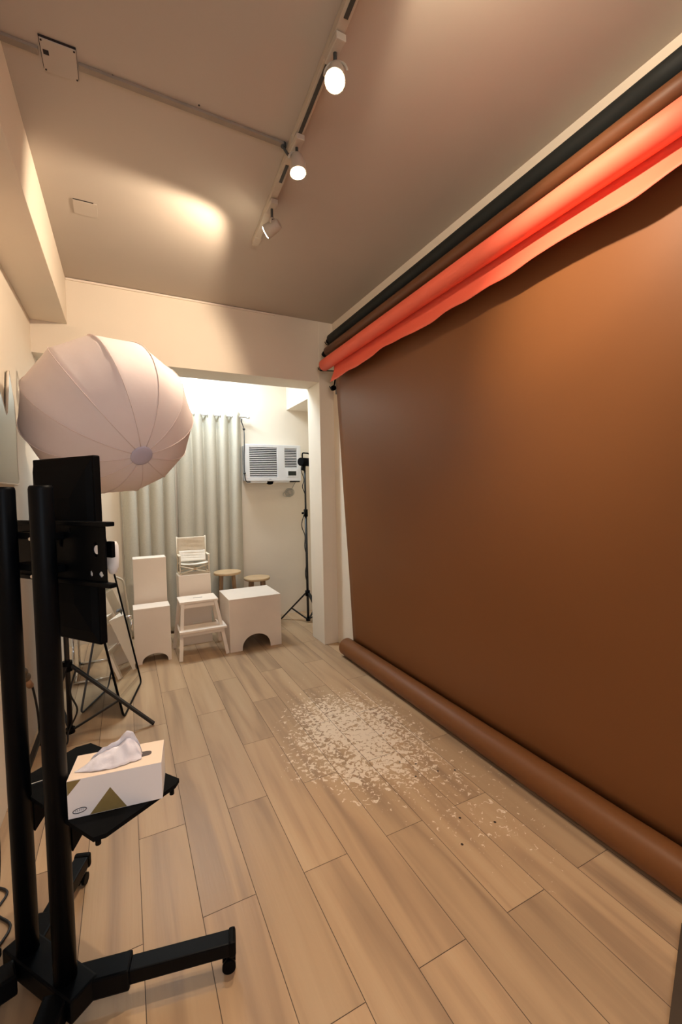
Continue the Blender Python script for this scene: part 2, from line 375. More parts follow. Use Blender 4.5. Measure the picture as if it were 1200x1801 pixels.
# ------------------------------------------------------------------ paper backdrops
def paper_roll(name, label, matname, pa, pb, r, knob):
    t = thing(name, label, 'paper roll', ((pa[0]+pb[0])/2, (pa[1]+pb[1])/2, pa[2]-r))
    pa, pb = Vector(pa), Vector(pb); d = (pb-pa).normalized()
    B().tube([pa+d*(pb-pa).length*k/12 for k in range(13)], [r*(1+.012*math.sin(k*1.7)) for k in range(13)], 40).done('paper', matname, t)
    # far end: black expand plug with chain wheel
    e = pb
    B().tube([e-d*.004, e+d*.012], r*.62, 20).done('core_plug', 'blackplastic', t)
    k = B(); k.tube([e+d*.012, e+d*.030], .010, 12)
    k.tube([e+d*.030, e+d*.036, e+d*.064, e+d*.070], [.020, .024, .024, .018], 18)
    k.done('chain_wheel', 'blackplastic', t)
    return t
YN = .66
paper_roll('black_paper_roll', 'black paper roll, uppermost of the rolls along the right wall', 'blackpaper', (1.702, YN, 2.850), (1.702, 3.52, 2.818), .043, 0)
paper_roll('brown_paper_roll', 'narrow dark brown paper roll between the black roll and the coral roll', 'rollbrown', (1.672, YN, 2.752), (1.668, 3.53, 2.708), .038, 0)
ct = paper_roll('coral_paper_roll', 'coral pink paper roll with a loose wavy flap hanging below it', 'coral', (1.618, YN, 2.618), (1.628, 3.52, 2.580), .050, 0)
def coral_flap():
    b = B(); ny = 90; prof = [(.046, .010), (.052, -.020), (.050, -.055), (.040, -.085), (.026, -.115), (.012, -.140), (.004, -.160)]
    rows = []
    for j in range(ny+1):
        t = j/ny; y = YN+(3.43-YN)*t; row = []
        zc = 2.618+(2.580-2.618)*t; xc = 1.618+.010*t
        wv = noise.noise((y*2.2, 3.1, 0)); w2 = noise.noise((y*6, 9.1, 0)); ln = 1.0+.05*wv+.018*w2+.02*(t)
        for k, (dx, dz) in enumerate(prof):
            q = k/(len(prof)-1)
            row.append((xc+dx+q*(.012*wv), y+(.0 if t < 1 else -.02*q), zc+dz*(1+(ln-1)*q*3.2)))
        rows.append(row)
    V = [[b.v(p) for p in r] for r in rows]
    for j in range(ny):
        for k in range(len(prof)-1): b.f([V[j][k], V[j+1][k], V[j+1][k+1], V[j][k+1]], 0, True)
    o = b.done('paper_flap', 'coral', ct)
    s = o.modifiers.new('s', 'SOLIDIFY'); s.thickness = .0015
coral_flap()

bd = thing('brown_paper_backdrop', 'wide brown seamless paper backdrop hanging on the right wall, rolled up at the floor', 'backdrop', (1.74, 2.0, 0))
def backdrop():
    b = B(); ny, nz = 40, 36; V = []
    for k in range(nz+1):
        q = k/nz; z = 2.56+(0.10-2.56)*q; row = []
        for j in range(ny+1):
            t = j/ny; yfar = 3.515-.150*q; y = YN+(yfar-YN)*t
            x = 1.735+.055*q+.004*noise.noise((y*1.3, z*1.1, 2.0))
            if q > .93: x = 1.735+.055*q+.004*noise.noise((y*1.3, z*1.1, 2.0))
            row.append(b.v((min(x, 1.793), y, z)))
        V.append(row)
    for k in range(nz):
        for j in range(ny): b.f([V[k][j], V[k][j+1], V[k+1][j+1], V[k+1][j]], 0, True)
    o = b.done('paper_sheet', 'paperbrown', bd); s = o.modifiers.new('s', 'SOLIDIFY'); s.thickness = .001
backdrop()
B().tube([(1.766, YN, 2.600), (1.764, 3.50, 2.545)], .024, 32).done('upper_roll', 'paperbrown', bd)
k = B(); k.tube([(1.766, 3.49, 2.545), (1.766, 3.53, 2.545)], .010, 12); k.tube([(1.735, 3.550, 2.400), (1.735, 3.580, 2.400)], .023, 18); k.beam((1.755, 3.53, 2.545), (1.735, 3.555, 2.40), .01, .01)
k.done('chain_wheel', 'blackplastic', bd)
fr = B(); pts = [(1.721, .745+(3.372-.745)*i/24, .077+.0008*math.sin(i*1.9)) for i in range(25)]
fr.tube(pts, .0745, 48, caps=False)
for yy, sg in ((3.372, 1), (.745, -1)):
    ring = [fr.v((1.721+.0745*math.cos(a), yy, .077+.0745*math.sin(a))) for a in [2*PI*i/48 for i in range(48)]]
    ring2 = [fr.v((1.721+.036*math.cos(a), yy, .077+.036*math.sin(a))) for a in [2*PI*i/48 for i in range(48)]]
    ring3 = [fr.v((1.721+.034*math.cos(a), yy-sg*.25, .077+.034*math.sin(a))) for a in [2*PI*i/48 for i in range(48)]]
    for i in range(48):
        j = (i+1) % 48; fr.f([ring[i], ring[j], ring2[j], ring2[i]]); fr.f([ring2[i], ring2[j], ring3[j], ring3[i]], 0, True)
fr.done('floor_roll', 'paperbrown', bd)
rb = thing('roll_wall_bracket', 'grey metal roll bracket on the right wall by the column corner', 'bracket', (1.78, 3.60, 2.36))
B().box((1.785, 3.585, 2.36), (1.80, 3.625, 2.89), .002).done('plate', 'greyframe', rb)
for (x, z) in ((1.702, 2.818), (1.668, 2.708), (1.628, 2.58), (1.74, 2.425)):
    h = B(); h.beam((1.79, 3.600, z-.012), (x+.0, 3.600, z-.026), .012, .006); h.tube(arc((x, 3.600, z), .024, -PI, 0, 10, (1, 0, 0), (0, 0, 1)), .004, 6)
    h.done('hook', 'blackmetal', rb)

# board at the lower right edge
B().prism([(1.592, .7215, 0), (1.20, .5735, 0), (1.34, .20, 0), (1.77, .36, 0), (1.77, .50, 0)], (0, 0, .008)).done('floor_board', 'board', label='dark brown flat board lying on the floor at the lower right corner', category='board')

# ------------------------------------------------------------------ monitor on twin-pole stand
u = Vector((.611, -.7916, 0)); n = Vector((.7916, .611, 0)); P0 = Vector((-.197, 1.375, 0))
rz = math.atan2(u.y, u.x)
def L_(s, d, z): return P0+u*s+n*d+Vector((0, 0, z))
def lbox(b, s0, s1, d0, d1, z0, z1, bev=0, mi=0):
    c = L_((s0+s1)/2, (d0+d1)/2, (z0+z1)/2); t = Vector((s1-s0, d1-d0, z1-z0))/2
    return b.box(c-t, c+t, bev, mi, R=Matrix.Rotation(rz, 4, 'Z'))
SP = -.178
ts = thing('monitor_floor_stand', 'black twin pole rolling stand with splayed feet at the left edge of the picture', 'stand', L_(SP/2, 0, 0), rz)
for s in (0, SP):
    p = B(); p.tube([L_(s, 0, .06), L_(s, 0, 1.474), L_(s, 0, 1.481), L_(s, 0, 1.484)], [.0285, .0285, .027, .024], 32)
    p.done('pole', 'blackmetal', ts)
lbox(B(), SP-.07, .075, -.035, .045, .052, .115, .006).done('base_beam', 'blackmetal', ts)
def foot(p, q, long=True):
    p, q = Vector(p), Vector(q); d = (q-p).normalized()
    f_ = B().beam(p, q, .048, .042, .004); o = f_.done('foot', 'blackmetal', ts)
    s = B().beam(p, p+d*.14, .064, .060, .006).done('socket', 'blackmetal', o)
    e = B().beam(q-d*.018, q+d*.004, .056, .050, .008).done('end_cap', 'blackplastic', o)
    c = q-d*.018; w = B(); sd = Vector((-d.y, d.x, 0))
    for sg in (-1, 1): w.tube([Vector((c.x, c.y, .021))+sd*sg*.006, Vector((c.x, c.y, .021))+sd*sg*.017], .020, 20)
    w.box((c.x-.007, c.y-.007, .015), (c.x+.007, c.y+.007, .066)); w.done('caster', 'blackplastic', o)
foot((-.170, 1.372, .083), (.250, 1.282, .083))
foot((-.318, 1.50, .083), (-.190, 1.852, .083))
foot((-.215, 1.345, .083), (-.290, 1.05, .083))
foot((-.330, 1.48, .083), (-.500, 1.425, .083))
# mount plate between and beyond the poles
m_ = B()
def plate_with_holes():
    # panel face in (s,z) with round and oval holes cut out by bmesh grid faces
    S0, S1, Z0, Z1 = -.300, .165, 1.226, 1.376
    holes = [(-.262, 1.300, .009, .022), (-.245, 1.352, .003, .008), (-.245, 1.240, .003, .008), (.125, 1.310, .011, .021), (.103, 1.245, .007, .009), (.143, 1.245, .010, .008), (.020, 1.36, .006, .008), (-.02, 1.33, .010, .018)]
    for d0, in ((.058,),):
        ns, nz = 170, 66; ds, dz = (S1-S0)/ns, (Z1-Z0)/nz; vc = {}
        def V(i, j, d):
            if (i, j, d) not in vc: vc[(i, j, d)] = m_.v(L_(S0+i*ds, d, Z0+j*dz))
            return vc[(i, j, d)]
        def solid(i, j):
            if i < 0 or j < 0 or i >= ns or j >= nz: return False
            s, z = S0+(i+.5)*ds, Z0+(j+.5)*dz
            return not any(((s-a)/c)**2+((z-b_)/e)**2 < 1 for a, b_, c, e in holes)
        for i in range(ns):
            for j in range(nz):
                if not solid(i, j): continue
                for d in (d0, d0+.004): m_.f([V(i, j, d), V(i+1, j, d), V(i+1, j+1, d), V(i, j+1, d)])
                if not solid(i-1, j): m_.f([V(i, j, d0), V(i, j+1, d0), V(i, j+1, d0+.004), V(i, j, d0+.004)])
                if not solid(i+1, j): m_.f([V(i+1, j, d0), V(i+1, j+1, d0), V(i+1, j+1, d0+.004), V(i+1, j, d0+.004)])
                if not solid(i, j-1): m_.f([V(i, j, d0), V(i+1, j, d0), V(i+1, j, d0+.004), V(i, j, d0+.004)])
                if not solid(i, j+1): m_.f([V(i, j+1, d0), V(i+1, j+1, d0), V(i+1, j+1, d0+.004), V(i, j+1, d0+.004)])
plate_with_holes()
mp = m_.done('mount_plate', 'blackmetal', ts)
for (a_, c_, e_, g_) in ((.125, 1.310, .011, .021), (.103, 1.245, .007, .009), (.143, 1.245, .010, .008)):  # pale discs added behind the holes so they show bright
    bb = B(); bb.tube([L_(a_, .063, c_), L_(a_, .065, c_)], .012, 20, mi=0)
    bb.done('hole_disc', 'whiteplastic', mp, label='pale disc set behind a hole of the plate')
for z in (1.380, 1.220): lbox(B(), -.315, .196, .044, .066, z-.006, z+.006, .003).done('mount_rail', 'blackmetal', ts)
for s in (-.046, .040):
    for z in (1.345, 1.243):
        if s == .040: continue
        b = B(); b.tube([L_(s, .016, z-.004), L_(s, -.002, z-.004), L_(s, -.010, z-.004)], [.0085, .0075, .004], 14)
        b.done('bolt', 'steel', ts)
for z in (1.255, 1.345): lbox(B(), SP, 0, .020, .056, z-.010, z+.010, .003).done('crossbar', 'blackmetal', ts)
# tray with triangular brackets
tq = [(.113, 1.378), (-.087, 1.246), (-.300, 1.600), (-.235, 1.700), (-.135, 1.745), (-.075, 1.70)]
tq = [(.118, 1.385), (.105, 1.362), (-.075, 1.246), (-.105, 1.245), (-.330, 1.585), (-.320, 1.62), (-.185, 1.735), (-.140, 1.740)]
tray = B().prism([(x, y, .566) for x, y in tq], (0, 0, .012)).done('tray', 'blackmatte', ts)
for a in ((-.095, 1.262), (.095, 1.372)):
    B().tube([(a[0], a[1], .545), (a[0], a[1], .567)], .007, 10).done('peg', 'blackmetal', tray)
for s in (.0, SP):
    a = L_(s, .030, .566); b_ = L_(s, .14, .566); c = L_(s, .030, .46)
    B().prism([a-u*.012, b_-u*.012, c-u*.012], u*.024).done('tray_bracket', 'blackmetal', ts)
B().beam((-.292, 1.560, .584), (-.245, 1.567, .584), .004, .004).done('tray_lip', 'steel', ts)

mo = thing('display_monitor', 'black monitor standing on end, seen from behind on the twin pole stand', 'monitor', L_(-.06, .12, 1.0), rz)
def monitor():
    s0, s1, z0, z1 = -.245, .045, 1.022, 1.570
    lbox(B(), s0, s1, .118, .140, z0, z1, .004).done('screen_panel', 'blackplastic', mo)
    b = B(); pts = []
    t = bmesh.new()
    # bulged rear shell
    A = [L_(s0+.004, .119, z0+.004), L_(s1-.004, .119, z0+.004), L_(s1-.004, .119, z1-.004), L_(s0+.004, .119, z1-.004)]
    C_ = [L_(s0+.02, .106, z0+.04), L_(s1-.02, .106, z0+.04), L_(s1-.02, .106, z1-.04), L_(s0+.02, .106, z1-.04)]
    D = [L_(s0+.07, .090, z0+.12), L_(s1-.07, .090, z0+.12), L_(s1-.07, .090, z1-.12), L_(s0+.07, .090, z1-.12)]
    rs = [[b.v(p) for p in r] for r in (A, C_, D)]
    for i in range(2):
        for k in range(4): b.f([rs[i][k], rs[i][(k+1) % 4], rs[i+1][(k+1) % 4], rs[i+1][k]])
    b.f(rs[2]); b.f(rs[0][::-1])
    b.done('rear_shell', 'blackmatte', mo)
    for z in (1.27, 1.34):
        pass
    v = B(); lbox(v, -.09, -.02, .068, .092, 1.25, 1.35, .003); v.done('mount_block', 'blackmetal', mo)
    lbox(B(), s0+.004, s1-.004, .1405, .1415, z0+.006, z1-.006).done('screen_glass', M['display'], mo)
monitor()
wd = thing('clip_on_dispenser', 'small white rounded holder with a black clip beside the black mount plate', 'holder', L_(.125, .10, 1.23), rz)
w = B(); prof = [(.002, .0), (.013, .004), (.021, .022), (.024, .05), (.023, .085), (.016, .096), (.002, .098)]
w.tube([L_(.066, .150, 1.224+z) for r, z in prof], [r*.75 for r, z in prof], 20); w.done('body', 'whiteplastic', wd)
lbox(B(), .084, .108, .118, .130, 1.279, 1.325, .003).done('clip', 'blackplastic', wd)

# tissue box
zt = .578
tb = thing('tissue_box', 'white tissue box with olive triangles and a tissue pulled out, on the black tray', 'tissue box', (-.045, 1.40, zt))
bl, br = Vector((-.169, 1.348, zt)), Vector((.066, 1.316, zt)); dx = (br-bl).normalized(); dyv = Vector((-dx.y, dx.x, 0)); LB, WB, HB = (br-bl).length, .122, .106
def T(a, c, h): return bl+dx*a+dyv*c+Vector((0, 0, h))
b = B(); b.prism([T(0, 0, 0), T(LB, 0, 0), T(LB, WB, 0), T(0, WB, 0)], (0, 0, HB)); b.done('carton', 'tissuebox', tb)
b = B(); b.prism([T(.0005, .0005, HB), T(LB-.0005, .0005, HB), T(LB-.0005, WB-.0005, HB), T(.0005, WB-.0005, HB)], (0, 0, .0006)); b.done('lid_panel', 'boxtop', tb)
b = B()
for tri in ([(.052, .001), (.144, .001), (.104, .066)], [(.0005, .105), (.034, .105), (.0005, .066)]):
    b.prism([T(a, -.0001, h) for a, h in tri], -dyv*.0005)
b.done('printed_triangles', 'gold', tb)
b = B()
ring = [T(.028+.0165*math.cos(a), -.0004, .019+.0065*math.sin(a)+.002*math.cos(a)) for a in [2*PI*i/28 for i in range(28)]]
b.tube(ring, .0011, 6, closed=True)
for i in range(5): b.beam(T(.018+i*.0045, -.0006, .0165+.0006*i), T(.0185+i*.0045, -.0006, .0215+.0006*i), .0018, .0006)
b.done('printed_oval_mark', 'logo', tb)
b = B(); sl = []
for i in range(20):
    a = 2*PI*i/20; sl.append(T(LB/2+.004+.084*math.copysign(abs(math.cos(a))**.35, math.cos(a)), WB/2+.000+.014*math.copysign(abs(math.sin(a))**.5, math.sin(a)), HB+.0008))
b.prism(sl, (0, 0, .0005)); b.done('slot', 'slot', tb)
def tissue():
    b = B(); nu, nv = 34, 12
    prof = [(0, .006), (.12, .030), (.3, .050), (.45, .056), (.6, .064), (.74, .088), (.86, .078), (.95, .046), (1, .016)]
    def hp(t):
        for (a_, h0), (b_, h1) in zip(prof, prof[1:]):
            if t <= b_: return h0+(h1-h0)*(t-a_)/(b_-a_)
        return prof[-1][1]
    for side, wid, hs in ((1, .020, 1.0), (-1, .034, .72)):
        V = []
        for j in range(nv+1):
            q = j/nv; row = []
            for i in range(nu+1):
                t = i/nu
                a = .040+.142*t-.030*q*(1-t)*(side < 0)
                if side > 0: h = hp(t)*q; c = WB/2+.004*math.sin(t*13)*q-.012*q
                else: h = hp(t)*hs*math.cos(q*PI/2)+.002; c = WB/2-.012-wid*q*(.35+.65*math.sin(PI*min(1, t*.9+.05)))
                h += .005*noise.noise((t*8, q*4, side*5))*math.sin(PI*t); c += .006*noise.noise((t*9, q*3, side*3+1))
                row.append(b.v(T(a, c, HB+.0015+max(0, h))))
            V.append(row)
        for j in range(nv):
            for i in range(nu): b.f([V[j][i], V[j][i+1], V[j+1][i+1], V[j+1][i]], 0, True)
    o = b.done('pulled_tissue', 'tissue', tb)
    s = o.modifiers.new('s', 'SOLIDIFY'); s.thickness = .0006
tissue()

# ------------------------------------------------------------------ lantern softbox, strobe, light stand
LC = Vector((-.045, 2.66, 1.88)); LA = Vector((.129, -.28, -.226)).normalized()
ls = thing('lantern_softbox', 'large pale round ribbed lantern softbox tilted down beside the left wall', 'softbox', LC-Vector((0, 0, .42)))
def lantern():
    b = B(); e1 = LA.cross(Vector((0, 0, 1))).normalized(); e2 = e1.cross(LA); nr = 12; per = 8; n = nr*per; m = 22; R_, A_ = .420, .385
    rings = []; seams = [[] for _ in range(nr)]
    for j in range(m+1):
        th = .10+(PI-.26)*j/m; row = []
        for k in range(n):
            ph = 2*PI*k/n+.18; f = abs(((k % per)/per)-.5)*2
            sc = 1-.040*(1-f**2)*math.sin(th)**1.0
            rr = R_*math.sin(th)**.92*sc; h = A_*math.cos(th)
            wr = .0025*noise.noise((ph*9, th*6, 0))*(math.sin(th))
            p = LC+LA*h+(e1*math.cos(ph)+e2*math.sin(ph))*(rr+wr)
            row.append(b.v(p))
            if k % per == 0: seams[k//per].append(p+(p-LC).normalized()*.0022)
        rings.append(row)
    for j in range(m):
        for k in range(n): b.f([rings[j][k], rings[j][(k+1) % n], rings[j+1][(k+1) % n], rings[j+1][k]], 0, (True))
    b.f(rings[-1]); b.f(rings[0][::-1])
    b.done('fabric_globe', 'lantern', ls)
    s = B()
    for q in seams: s.tube(q, .0018, 6)
    s.done('rib_seams', 'lanternseam', ls)
    c = LC+LA*(A_*math.cos(.10)-.004); r0 = .0535
    k = B().tube([c, c+LA*.008, c+LA*.012, c+LA*.014], [r0, r0, r0*.9, .02], 28); k.done('end_cap', 'lanterncap', ls)
lantern()
st = thing('studio_strobe', 'black studio light head with a loop handle behind the lantern softbox', 'studio light', (-.30, 3.05, 2.20))
sb = LC-LA*.405; se = LC-LA*.66
B().tube([sb, sb-LA*.02, se+LA*.02, se], [.062, .058, .052, .044], 24).done('housing', 'blackplastic', st)
hc = Vector((-.285, 3.02, 2.258))
B().tube(bez([hc+Vector((-.062, .01, -.045)), hc+Vector((-.035, 0, .03)), hc+Vector((-.02, 0, .062)), hc+Vector((.02, 0, .066)), hc+Vector((.055, -.01, .030)), hc+Vector((.075, -.02, -.04))], 6), .010, 10).done('handle', 'blackplastic', st)
B().beam(hc+Vector((-.05, .0, -.06)), hc+Vector((.06, 0, -.06)), .05, .05, .006).done('yoke', 'blackplastic', st)
B().sphere(hc+Vector((.035, -.03, -.012)), .006).done('button', 'red', st)
SC = Vector((-.345, 3.02, 0))
def light_stand(name, label, C0, feet, hubz, top, base_z=.03, rad=.014, hubdrop=.0):
    t = thing(name, label, 'light stand', C0)
    B().tube([C0+Vector((0, 0, base_z)), C0+Vector((0, 0, min(top, 1.25)))], rad, 16).done('column', 'tube', t)
    if top > 1.25:
        B().tube([C0+Vector((0, 0, 1.22)), C0+Vector((0, 0, top))], rad*.75, 16).done('upper_column', 'tube', t)
        B().tube([C0+Vector((0, 0, 1.19)), C0+Vector((0, 0, 1.27))], rad*1.6, 16).done('clamp_collar', 'blackplastic', t)
        B().tube([C0+Vector((0, 0, 1.23)), C0+Vector((-.045, 0, 1.23))], [.007, .012], 10).done('knob', 'blackplastic', t)
    B().tube([C0+Vector((0, 0, hubz-.03)), C0+Vector((0, 0, hubz+.03))], rad*1.9, 16).done('hub', 'blackplastic', t)
    B().tube([C0+Vector((0, 0, base_z)), C0+Vector((0, 0, base_z+.03))], rad*1.8, 16).done('lower_hub', 'blackplastic', t)
    for fx, fy in feet:
        F = Vector((fx, fy, .012)); h = C0+Vector((0, 0, hubz)); d = (F-h)
        dh = Vector((d.x, d.y, 0)).normalized(); a = h+dh*rad*1.5
        lg = B().beam(a, F, .025, .016, .002).done('leg', 'tube', t)
        B().beam(F-d.normalized()*.03, F+d.normalized()*.004, .024, .016, .002).done('rubber_tip', 'blackplastic', lg)
        mid = a.lerp(F, .58)
        B().beam(C0+Vector((0, 0, base_z+.018))+dh*rad, mid, .020, .011, .002).done('brace', 'tube', t)
        B().tube([mid-dh.cross(Vector((0, 0, 1)))*.012, mid+dh.cross(Vector((0, 0, 1)))*.012], .004, 8).done('rivet', 'steel', t)
    return t
light_stand('light_stand', 'black tripod light stand under the lantern, legs spread in front of the mirror', SC, ((.11, 2.93), (-.515, 2.62), (-.50, 3.42)), .44, 2.10)
B().tube(bez([(-.30, 3.0, .42), (-.33, 2.96, .30), (-.30, 2.97, .18), (-.35, 2.98, .06), (-.36, 2.92, .008), (-.45, 2.80, .006)], 6), .005, 8).done('power_cord', 'cable', label='black power cord hanging down beside the lantern stand', category='cord')

# ------------------------------------------------------------------ mirrors
def rrect(w, h, r, n=6):
    out = []
    for cx, cy, a0 in ((w-r, r, -PI/2), (w-r, h-r, 0), (r, h-r, PI/2), (r, r, PI)):
        for k in range(n+1): out.append((cx+r*math.cos(a0+PI/2*k/n), cy+r*math.sin(a0+PI/2*k/n)))
    return out
def leaning_panel(name, label, cat, near, far, lean, h, r, framer, framemat, facemat, depth=.02, backmat='blackmatte'):
    near, far = Vector(near), Vector(far); ud = (far-near).normalized(); w = (far-near).length
    nh = Vector((-ud.y, ud.x, 0)); vd = nh*math.sin(lean)+Vector((0, 0, math.cos(lean))); nd = ud.cross(vd).normalized()
    if nd.x < 0: nd = -nd
    t = thing(name, label, cat, (near+far)/2)
    base = Vector((0, 0, framer*1.05))
    P = lambda a, c: near+base+ud*a+vd*c
    b = B(); b.tube([P(a, c) for a, c in rrect(w, h, r)], framer, 8, closed=True); b.done('frame', framemat, t)
    b = B(); b.prism([P(a, c)-nd*.003 for a, c in rrect(w, h, r)], nd*.004); b.done('glass' if facemat == 'glass' else 'mirror_face', facemat, t)
    if backmat:
        b = B(); b.prism([P(a, c)-nd*depth*.5 for a, c in rrect(w, h, r)], nd*(depth*.5-.0035)); b.done('back_panel', backmat, t)
    return t
leaning_panel('leaning_mirror', 'tall black framed mirror with rounded corners leaning behind the tripod, reflecting the white boxes', 'mirror', (-.058, 3.112, 0), (.062, 3.650, 0), math.radians(10.5), 1.62, .035, .0075, 'blackmetal', 'mirror', .016)
leaning_panel('grey_framed_panel', 'grey framed clear panel with rounded corners leaning beside the left wall', 'panel', (-.315, 3.30, 0), (-.165, 3.66, 0), math.radians(-12), .62, .04, .007, 'greyframe', 'glass', .01, None)
# wavy mirror on the left wall
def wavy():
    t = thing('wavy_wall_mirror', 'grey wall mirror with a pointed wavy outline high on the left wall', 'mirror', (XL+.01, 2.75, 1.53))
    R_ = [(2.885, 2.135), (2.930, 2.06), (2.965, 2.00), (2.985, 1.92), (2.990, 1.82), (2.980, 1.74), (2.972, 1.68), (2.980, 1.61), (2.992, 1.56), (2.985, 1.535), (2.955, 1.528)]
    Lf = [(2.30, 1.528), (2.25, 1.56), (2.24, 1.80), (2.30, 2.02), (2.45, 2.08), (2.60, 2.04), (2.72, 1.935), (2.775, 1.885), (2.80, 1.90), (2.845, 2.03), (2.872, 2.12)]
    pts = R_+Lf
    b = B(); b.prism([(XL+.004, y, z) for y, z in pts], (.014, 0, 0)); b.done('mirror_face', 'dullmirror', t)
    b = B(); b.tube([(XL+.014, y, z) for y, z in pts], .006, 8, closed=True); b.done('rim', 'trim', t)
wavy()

# ------------------------------------------------------------------ chrome chair behind the mirror
ch = thing('chrome_frame_chair', 'chrome framed chair with a dark seat half hidden behind the leaning mirror', 'chair', (-.18, 4.12, 0))
B().box((-.40, 3.90, .415), (-.12, 4.28, .45), .012).done('seat', 'blackmatte', ch)
for x in (-.40, -.12):
    B().tube(bez([(x, 4.30, .02), (x, 4.28, .40), (x, 4.32, .60), (x+.0, 4.36, .80)], 6), .010, 12).done('rear_leg', 'chrome', ch)
    B().tube([(x, 3.86, .02), (x, 3.90, .42)], .010, 12).done('front_leg', 'chrome', ch)
    B().tube([(x, 3.86, .012), (x, 4.30, .012)], .010, 12).done('floor_runner', 'chrome', ch)
B().tube([(-.40, 3.86, .012), (-.12, 3.86, .012)], .010, 12).done('stretcher', 'chrome', ch)
B().tube([(-.40, 4.30, .012), (-.12, 4.30, .012)], .010, 12).done('stretcher', 'chrome', ch)
B().box((-.39, 4.32, .62), (-.13, 4.35, .82), .010).done('backrest', 'blackmatte', ch)
fc = thing('folded_tube_frame', 'pale bent tube frame with chrome hinge standing between mirror and white box', 'tube frame', (-.02, 4.0, 0))
B().tube(bez([(-.115, 4.02, .79), (-.07, 4.01, .775), (-.035, 4.0, .74), (-.022, 3.99, .62), (-.002, 3.98, .40), (.008, 3.97, .012)], 8), .009, 12).done('tube', 'beigetube', fc)
B().tube([(-.03, 3.955, .455), (.015, 3.955, .450)], .014, 12).done('hinge', 'chrome', fc)
B().tube([(.012, 3.955, .43), (.016, 3.955, .33)], .010, 12).done('hinge_rod', 'chrome', fc)
# plug between the poles
pg = thing('hanging_plug', 'small brown knobbly plug with a tan sleeve hanging low on the left wall', 'plug', (XL+.04, 2.85, .38))
b = B(); b.sphere((XL+.03, 2.76, .530), .030, sc=(.8, 1, .9)); b.sphere((XL+.032, 2.80, .490), .032, sc=(.8, 1, .8)); b.done('knob', 'plugbrown', pg)
B().tube([(XL+.032, 2.81, .475), (XL+.035, 2.90, .405)], .017, 12).done('sleeve', 'plugtan', pg)
B().tube(bez([(XL+.03, 2.86, .47), (XL+.04, 2.93, .38), (XL+.05, 2.98, .20), (XL+.05, 3.0, .006)], 6), .006, 8).done('cord', 'cable', pg)
# loose cables by the left wall
for i, (lab, pts) in enumerate((
    ('thin black cable snaking along the floor at the left edge', [(-.50, 1.98, .006), (-.44, 1.92, .006), (-.455, 1.84, .006), (-.40, 1.76, .006), (-.425, 1.68, .006), (-.46, 1.60, .006)]),
    ('bundle of black cables hanging down at the left edge behind the stand', [(-.42, 1.72, 1.05), (-.415, 1.70, .85), (-.44, 1.74, .62), (-.41, 1.70, .40), (-.43, 1.73, .2), (-.45, 1.80, .006), (-.50, 1.90, .006)]))):
    b = B(); b.tube(bez(pts, 6), .0045, 8)
    if i == 1: b.tube(bez([(p[0]+.012*math.sin(k*2.1), p[1]+.01, p[2]) for k, p in enumerate(pts)], 6), .0055, 8)
    b.done('black_cable', 'cable', label=lab, category='cable')
b = B().beam((-.445, 1.60, .018), (-.415, 1.665, .018), .032, .026, .005); b.done('cable_plug', 'blackplastic', label='black plug lying on the floor behind the left pole', category='plug')

# ------------------------------------------------------------------ white posing boxes
def arch_box(name, label, x0, x1, y0, y1, h, ac, aw, ah):
    """hollow box with an arch cut through its foot on the front and back"""
    t = thing(name, label, 'box', ((x0+x1)/2, (y0+y1)/2, 0))
    def panel(ya, yb):
        b = B(); pts = [(x0, 0), (ac-aw, 0)]
        for k in range(1, 16): a = PI-PI*k/16; pts.append((ac+aw*math.cos(a), ah*math.sin(a)**.8))
        pts += [(ac+aw, 0), (x1, 0), (x1, h-.018), (x0, h-.018)]
        # build as strips so the concave outline stays clean
        P = lambda x, z, y: b.v((x, y, z))
        xs = [x0]+[p[0] for p in pts[1:18]]+[x1]
        zl = [0]+[p[1] for p in pts[1:18]]+[0]
        for i in range(len(xs)-1):
            q = [(xs[i], zl[i]), (xs[i+1], zl[i+1]), (xs[i+1], h-.018), (xs[i], h-.018)]
            if abs(q[1][0]-q[0][0]) < 1e-6: continue
            b.f([P(*p, ya) for p in q]); b.f([P(*p, yb) for p in q[::-1]]); b.f([P(*q[0], ya), P(*q[1], ya), P(*q[1], yb), P(*q[0], yb)])
        b.f([P(x0, 0, ya), P(x0, 0, yb), P(x0, h-.018, yb), P(x0, h-.018, ya)]); b.f([P(x1, 0, ya), P(x1, 0, yb), P(x1, h-.018, yb), P(x1, h-.018, ya)])
        bmesh.ops.remove_doubles(b.bm, verts=b.bm.verts[:], dist=1e-5); return b
    panel(y0, y0+.015).done('front_panel', 'white', t); panel(y1-.015, y1).done('rear_panel', 'white', t)
    B().box((x0, y0+.0155, 0), (x0+.015, y1-.0155, h-.018)).done('side_panel', 'white', t)
    B().box((x1-.015, y0+.0155, 0), (x1, y1-.0155, h-.018)).done('side_panel', 'white', t)
    B().box((x0-.001, y0-.001, h-.0178), (x1+.001, y1+.001, h), .002).done('top_panel', 'white', t)
    return t
arch_box('arched_posing_box', 'narrow white box with an arched foot in front of the tall white box', .030, .322, 4.045, 4.235, .483, .190, .105, .080)
arch_box('arched_posing_box', 'wide white box with an arched foot beside the step stool', .815, 1.305, 3.935, 4.385, .490, 1.062, .135, .140)
def plain_box(name, label, a, b_, slot=None, R=None):
    t = thing(name, label, 'box', ((a[0]+b_[0])/2, (a[1]+b_[1])/2, 0))
    B().box(a, b_, .005).done('box_body', 'white', t)
    return t
tbx = plain_box('tall_posing_box', 'tall white box standing against the curtain behind the narrow arched box', (.043, 4.300, 0), (.323, 4.46, .884))
tby = plain_box('tall_posing_box', 'tall white box carrying the folding baby chair behind the step stool', (.432, 4.350, 0), (.730, 4.56, .682))
